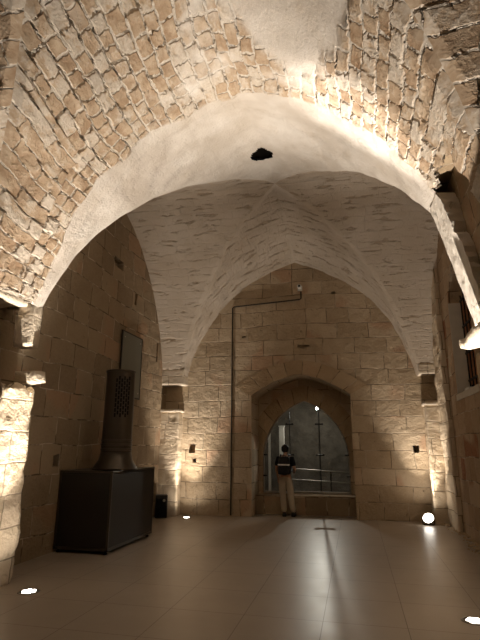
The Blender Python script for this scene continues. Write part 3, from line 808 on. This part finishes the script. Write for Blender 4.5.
# clip lamp on the near left springer
r = empty('clip_light', (-4.27, 5.33, 3.60)); tag(r, 'tiny white clip-on fixture under the near left springer', 'light fitting')
bm = bmesh.new(); add_tube(bm, [(-0.04, 0, 0.02), (0.02, -0.02, 0.0)], 0.010); obj('clip', bm, M['iron'], r)
bm = bmesh.new(); add_lathe(bm, [(0.0, -0.02), (0.02, -0.015), (0.024, 0), (0.0, 0.018)], (0.03, -0.02, -0.01), 16); obj('bulb', bm, M['white'], r, True)
# small white object on the window sill
x0, y0, _ = warp(WR+0.12, 9.4, 0)
r = empty('sill_lamp', (x0, y0, WZ+0.02)); tag(r, 'small white spotlight lying on the sill of the barred window', 'lamp')
bm = bmesh.new(); add_box(bm, (-0.12, -0.16, 0), (0.10, 0.16, 0.05), 0.012); obj('body', bm, M['white'], r)
bm = bmesh.new(); add_box(bm, (-0.03, -0.03, 0.05), (0.03, 0.03, 0.10), 0.01); obj('bracket', bm, M['iron'], r)

# ---------------------------------------------------------------- rubble along the right wall
def rock_bm(bm, c, s, seed):
    ret = bmesh.ops.create_icosphere(bm, subdivisions=2, radius=1.0)
    sc = Vector((random.uniform(.7, 1.3), random.uniform(.7, 1.3), random.uniform(.45, .8)))*s
    for v in ret['verts']:
        p = v.co*(1+0.35*noise.noise(v.co*1.7+Vector((seed, seed, seed))))
        v.co = Vector((p.x*sc.x, p.y*sc.y, p.z*sc.z+sc.z*0.55))+Vector(c)
bm = bmesh.new()
for i in range(150):
    yy = random.uniform(8.2, 12.2); x = WR-abs(random.gauss(0, 0.09))-0.02
    
    if math.hypot(x-1.88, yy-11.8) < 0.3: continue
    p = warp(x, yy, 0); rock_bm(bm, (p[0], p[1], 0), random.uniform(0.012, 0.035), i*1.3)
o = obj('gravel', bm, M['stone']); tag(o, 'loose gravel and mortar crumbs along the foot of the right wall', 'rubble', kind='stuff')
for (x, yy, s_, lb) in ((1.88, 11.75, 0.07, 'broken stone on the floor between floodlight and right wall, larger piece'),
                        (1.80, 12.10-0.22, 0.045, 'small broken stone just right of the round floodlight')):
    bm = bmesh.new(); rock_bm(bm, (0, 0, 0), s_, x*9); o = obj('broken_stone', bm, M['stone'], smooth=False)
    o.location = warp(x, yy, 0); tag(o, lb, 'stone', 'broken stones in the far right corner')

# ---------------------------------------------------------------- the visitor
def skin_mesh(name, nodes, edges, mat, parent=None, sub=2, root=0):
    me = bpy.data.meshes.new(name)
    me.from_pydata([n[0] for n in nodes], edges, [])
    o = bpy.data.objects.new(name, me); COL.objects.link(o)
    md = o.modifiers.new('skin', 'SKIN'); md.use_smooth_shade = True
    sv = me.skin_vertices[0].data if me.skin_vertices else None
    for i, n in enumerate(nodes):
        rr = n[1]; rr = (rr, rr) if not isinstance(rr, tuple) else rr
        sv[i].radius = rr
        sv[i].use_root = (i == root)
    ss = o.modifiers.new('s', 'SUBSURF'); ss.levels = sub; ss.render_levels = sub
    dg = bpy.context.evaluated_depsgraph_get(); dg.update()
    m2 = bpy.data.meshes.new_from_object(o.evaluated_get(dg))
    o.modifiers.clear(); o.data = m2; bpy.data.meshes.remove(me)
    m2.materials.clear(); m2.materials.append(mat)
    for p in m2.polygons: p.use_smooth = True
    if parent: o.parent = parent
    return o
def new_skin(name, chain, mat, parent=None, sub=2):
    nodes = [(c[0], c[1]) for c in chain]
    return skin_mesh(name, nodes, [(i, i+1) for i in range(len(chain)-1)], mat, parent, sub)
px, py, _ = warp(-1.74, 12.55, 0)
# local axes: person looks towards +y (away from the viewer)
P = {
 'pelvis': ((-0.01, 0, 0.93), (0.115, 0.085)), 'waist': ((-0.01, 0.0, 1.08), (0.115, 0.082)), 'chest': ((0, 0.01, 1.27), (0.155, 0.105)),
 'shoul': ((0, 0.0, 1.39), (0.10, 0.075)), 'neck': ((0, 0.015, 1.455), 0.052), 'neck2': ((0.0, 0.025, 1.49), 0.05),
 'head0': ((0.0, 0.04, 1.535), (0.066, 0.076)), 'head1': ((0.0, 0.035, 1.60), (0.076, 0.092)), 'head2': ((0.0, 0.03, 1.655), (0.055, 0.07)),
 'lsh': ((-0.17, 0.0, 1.37), 0.052), 'lel': ((-0.225, -0.02, 1.10), 0.040), 'lwr': ((-0.20, 0.12, 0.89), 0.027),
 'rsh': ((0.17, 0.0, 1.37), 0.052), 'rel': ((0.235, 0.0, 1.10), 0.040), 'rwr': ((0.20, 0.21, 1.02), 0.027),
 'lhip': ((-0.09, 0, 0.88), 0.088), 'lkn': ((-0.075, 0.015, 0.48), 0.055), 'lan': ((-0.04, -0.01, 0.09), 0.038),
 'rhip': ((0.09, 0, 0.88), 0.088), 'rkn': ((0.12, 0.01, 0.48), 0.055), 'ran': ((0.19, 0.02, 0.09), 0.038),
}
keys = list(P); idx = {k: i for i, k in enumerate(keys)}
E_ = [('pelvis','waist'),('waist','chest'),('chest','shoul'),('shoul','neck'),('neck','neck2'),('neck2','head0'),('head0','head1'),('head1','head2'),
      ('shoul','lsh'),('lsh','lel'),('lel','lwr'),('shoul','rsh'),('rsh','rel'),('rel','rwr'),
      ('pelvis','lhip'),('lhip','lkn'),('lkn','lan'),('pelvis','rhip'),('rhip','rkn'),('rkn','ran')]
nodes = [P[k] for k in keys]; edges = [(idx[a], idx[b]) for a, b in E_]
def add_node(p, r, frm):
    nodes.append((p, r)); edges.append((frm, len(nodes)-1)); return len(nodes)-1
for sd, wrk, fwd in ((-1, 'lwr', (0.02, 0.45, -0.9)), (1, 'rwr', (-0.15, 0.95, 0.05))):
    wv = Vector(P[wrk][0]); f = Vector(fwd).normalized(); side = Vector((1, 0, 0)) if sd > 0 else Vector((-1, 0, 0))
    acr = f.cross(side).normalized()
    palm = add_node(tuple(wv+f*0.05), (0.034, 0.02), idx[wrk])
    palm2 = add_node(tuple(wv+f*0.09), (0.036, 0.018), palm)
    for i, ln in enumerate((0.062, 0.072, 0.066, 0.05)):
        o_ = acr*((i-1.5)*0.021)
        a = add_node(tuple(wv+f*0.115+o_), 0.010, palm2)
        b = add_node(tuple(wv+f*(0.115+ln*0.55)+o_-side*0.006), 0.009, a)
        add_node(tuple(wv+f*(0.115+ln)+o_-side*0.022), 0.0075, b)
    t1 = add_node(tuple(wv+f*0.06-acr*0.045-side*0.01), 0.012, palm)
    add_node(tuple(wv+f*0.10-acr*0.06-side*0.022), 0.009, t1)
for sd, an in ((-1, 'lan'), (1, 'ran')):
    av = Vector(P[an][0]); hn = add_node((av.x, av.y-0.03, 0.045), (0.035, 0.035), idx[an]); 
    add_node((av.x+sd*0.02, av.y+0.15, 0.035), (0.036, 0.026), hn)
body = skin_mesh('person', nodes, edges, M['skin'])
body.location = (px, py, 0.0)
tag(body, 'person with a black backpack and khaki trousers standing at the glass', 'person')
# face, ears
def blob(name, c, s, m, parent, sub=3, amp=0.0):
    bm = bmesh.new(); bmesh.ops.create_icosphere(bm, subdivisions=sub, radius=1.0)
    for v in bm.verts:
        k = 1+amp*noise.noise(v.co*4)
        v.co = Vector((v.co.x*s[0]*k, v.co.y*s[1]*k, v.co.z*s[2]*k))+Vector(c)
    return obj(name, bm, m, parent, True)
blob('nose', (0, 0.128, 1.575), (0.013, 0.018, 0.022), M['skin'], body, 2)
for sx in (-1, 1):
    blob('eye', (sx*0.032, 0.112, 1.60), (0.013, 0.009, 0.008), M['eye'], body, 2)
    blob('ear', (sx*0.082, 0.02, 1.583), (0.012, 0.020, 0.031), M['skin'], body, 2)
blob('mouth', (0, 0.113, 1.54), (0.022, 0.008, 0.007), simple('lips', (0.35, 0.14, 0.11), 0.5), body, 2)
bm = bmesh.new(); bmesh.ops.create_icosphere(bm, subdivisions=4, radius=1.0)
for v in bm.verts:
    k = 1+0.05*noise.noise(v.co*6)
    y_ = v.co.y
    z_ = v.co.z
    if y_ > 0.25 and z_ < 0.35: y_ = 0.25+(y_-0.25)*0.15; k *= 0.93
    v.co = Vector((v.co.x*0.096*k, y_*0.108*k+0.016, z_*0.112*k+1.600))
    if v.co.z < 1.53: v.co.z = 1.53+(v.co.z-1.53)*0.4
obj('hair', bm, M['hair'], body, True)
# clothes
def grown(name, ks, es, mat, grow, sub=2, extra=None):
    nd = []; mp = {}
    for i, k in enumerate(ks):
        p, r_ = P[k] if k in P else extra[k]; mp[k] = i
        r_ = r_ if isinstance(r_, tuple) else (r_, r_)
        nd.append((p, (r_[0]+grow, r_[1]+grow)))
    return skin_mesh(name, nd, [(mp[a], mp[b]) for a, b in es], mat, body, sub)
def lerp(a, b, t): return tuple(a[i]+(b[i]-a[i])*t for i in range(3))
ex = {'hem': ((-0.01, 0, 0.93), (0.150, 0.115)), 'lsl': (lerp(P['lsh'][0], P['lel'][0], 0.75), 0.052), 'rsl': (lerp(P['rsh'][0], P['rel'][0], 0.75), 0.052)}
grown('t_shirt', ['hem', 'waist', 'chest', 'shoul', 'lsh', 'rsh', 'lsl', 'rsl'],
      [('hem','waist'),('waist','chest'),('chest','shoul'),('shoul','lsh'),('shoul','rsh'),('lsh','lsl'),('rsh','rsl')], M['shirt'], 0.020, 2, ex)
ex = {'belt': ((-0.01, 0, 1.02), (0.130, 0.098)), 'lkn2': (P['lkn'][0], 0.070), 'rkn2': (P['rkn'][0], 0.070), 'lcf': ((-0.045, 0.0, 0.075), 0.062), 'rcf': ((0.185, 0.015, 0.075), 0.062),
      'lth': (lerp(P['lhip'][0], P['lkn'][0], 0.4), 0.088), 'rth': (lerp(P['rhip'][0], P['rkn'][0], 0.4), 0.088)}
grown('trousers', ['pelvis', 'belt', 'lhip', 'lth', 'lkn2', 'lcf', 'rhip', 'rth', 'rkn2', 'rcf'],
      [('belt','pelvis'),('pelvis','lhip'),('lhip','lth'),('lth','lkn2'),('lkn2','lcf'),('pelvis','rhip'),('rhip','rth'),('rth','rkn2'),('rkn2','rcf')], M['khaki'], 0.016, 2, ex)
for x0, y0, sd in ((-0.045, -0.01, -1), (0.185, 0.02, 1)):
    bm = bmesh.new()
    rough = [(-0.045, -0.10), (0.045, -0.10), (0.055, 0.08), (0.035, 0.185), (-0.03, 0.185), (-0.052, 0.08)]
    A = [bm.verts.new((x0+a+sd*0.1*b, y0+b, 0.004)) for a, b in rough]; B = [bm.verts.new((x0+a*0.9+sd*0.1*b, y0+b*0.96, 0.045)) for a, b in rough]
    Cc = [bm.verts.new((x0+a*0.7+sd*0.1*b, y0+min(b, 0.03)*0.9, 0.10)) for a, b in rough]
    for X_, Y_ in ((A, B), (B, Cc)):
        for i in range(6): bm.faces.new((X_[i], X_[(i+1) % 6], Y_[(i+1) % 6], Y_[i]))
    bm.faces.new(A[::-1]); bm.faces.new(Cc)
    bmesh.ops.bevel(bm, geom=list(bm.edges), offset=0.008, segments=2, affect='EDGES')
    obj('shoe', bm, M['sole'], body, True)
# backpack, worn: a thing of its own
bp = empty('backpack', (px, py, 0)); tag(bp, 'black backpack with a white reflective stripe, worn by the visitor', 'backpack')
bm = bmesh.new(); add_box(bm, (-0.155, -0.30, 0.99), (0.155, -0.125, 1.42), 0.05)
for v in bm.verts:
    if v.co.z > 1.3: v.co.x *= 0.86; v.co.y += 0.03*(v.co.z-1.3)/0.12*(1 if v.co.y < -0.2 else 0)
obj('body', bm, M['pack'], bp, True)
bm = bmesh.new(); add_box(bm, (-0.125, -0.345, 1.02), (0.125, -0.29, 1.20), 0.02); obj('pocket', bm, M['pack'], bp, True)
bm = bmesh.new()
add_box(bm, (-0.150, -0.309, 1.205), (0.150, -0.296, 1.240), 0.003); obj('reflective_stripe', bm, M['reflective'], bp)
bm = bmesh.new(); add_tube(bm, [(-0.03, -0.17, 1.41), (-0.03, -0.18, 1.45), (0.03, -0.18, 1.45), (0.03, -0.17, 1.41)], 0.009, 8); obj('carry_loop', bm, M['pack'], bp)
for sx in (-1, 1):
    bm = bmesh.new(); add_tube(bm, [(sx*0.10, -0.13, 1.38), (sx*0.105, -0.07, 1.455), (sx*0.11, 0.03, 1.46), (sx*0.12, 0.135, 1.36), (sx*0.14, 0.13, 1.15), (sx*0.165, 0.0, 1.05), (sx*0.13, -0.14, 1.03)], 0.018, 8)
    obj('shoulder_strap', bm, M['pack'], bp, True)
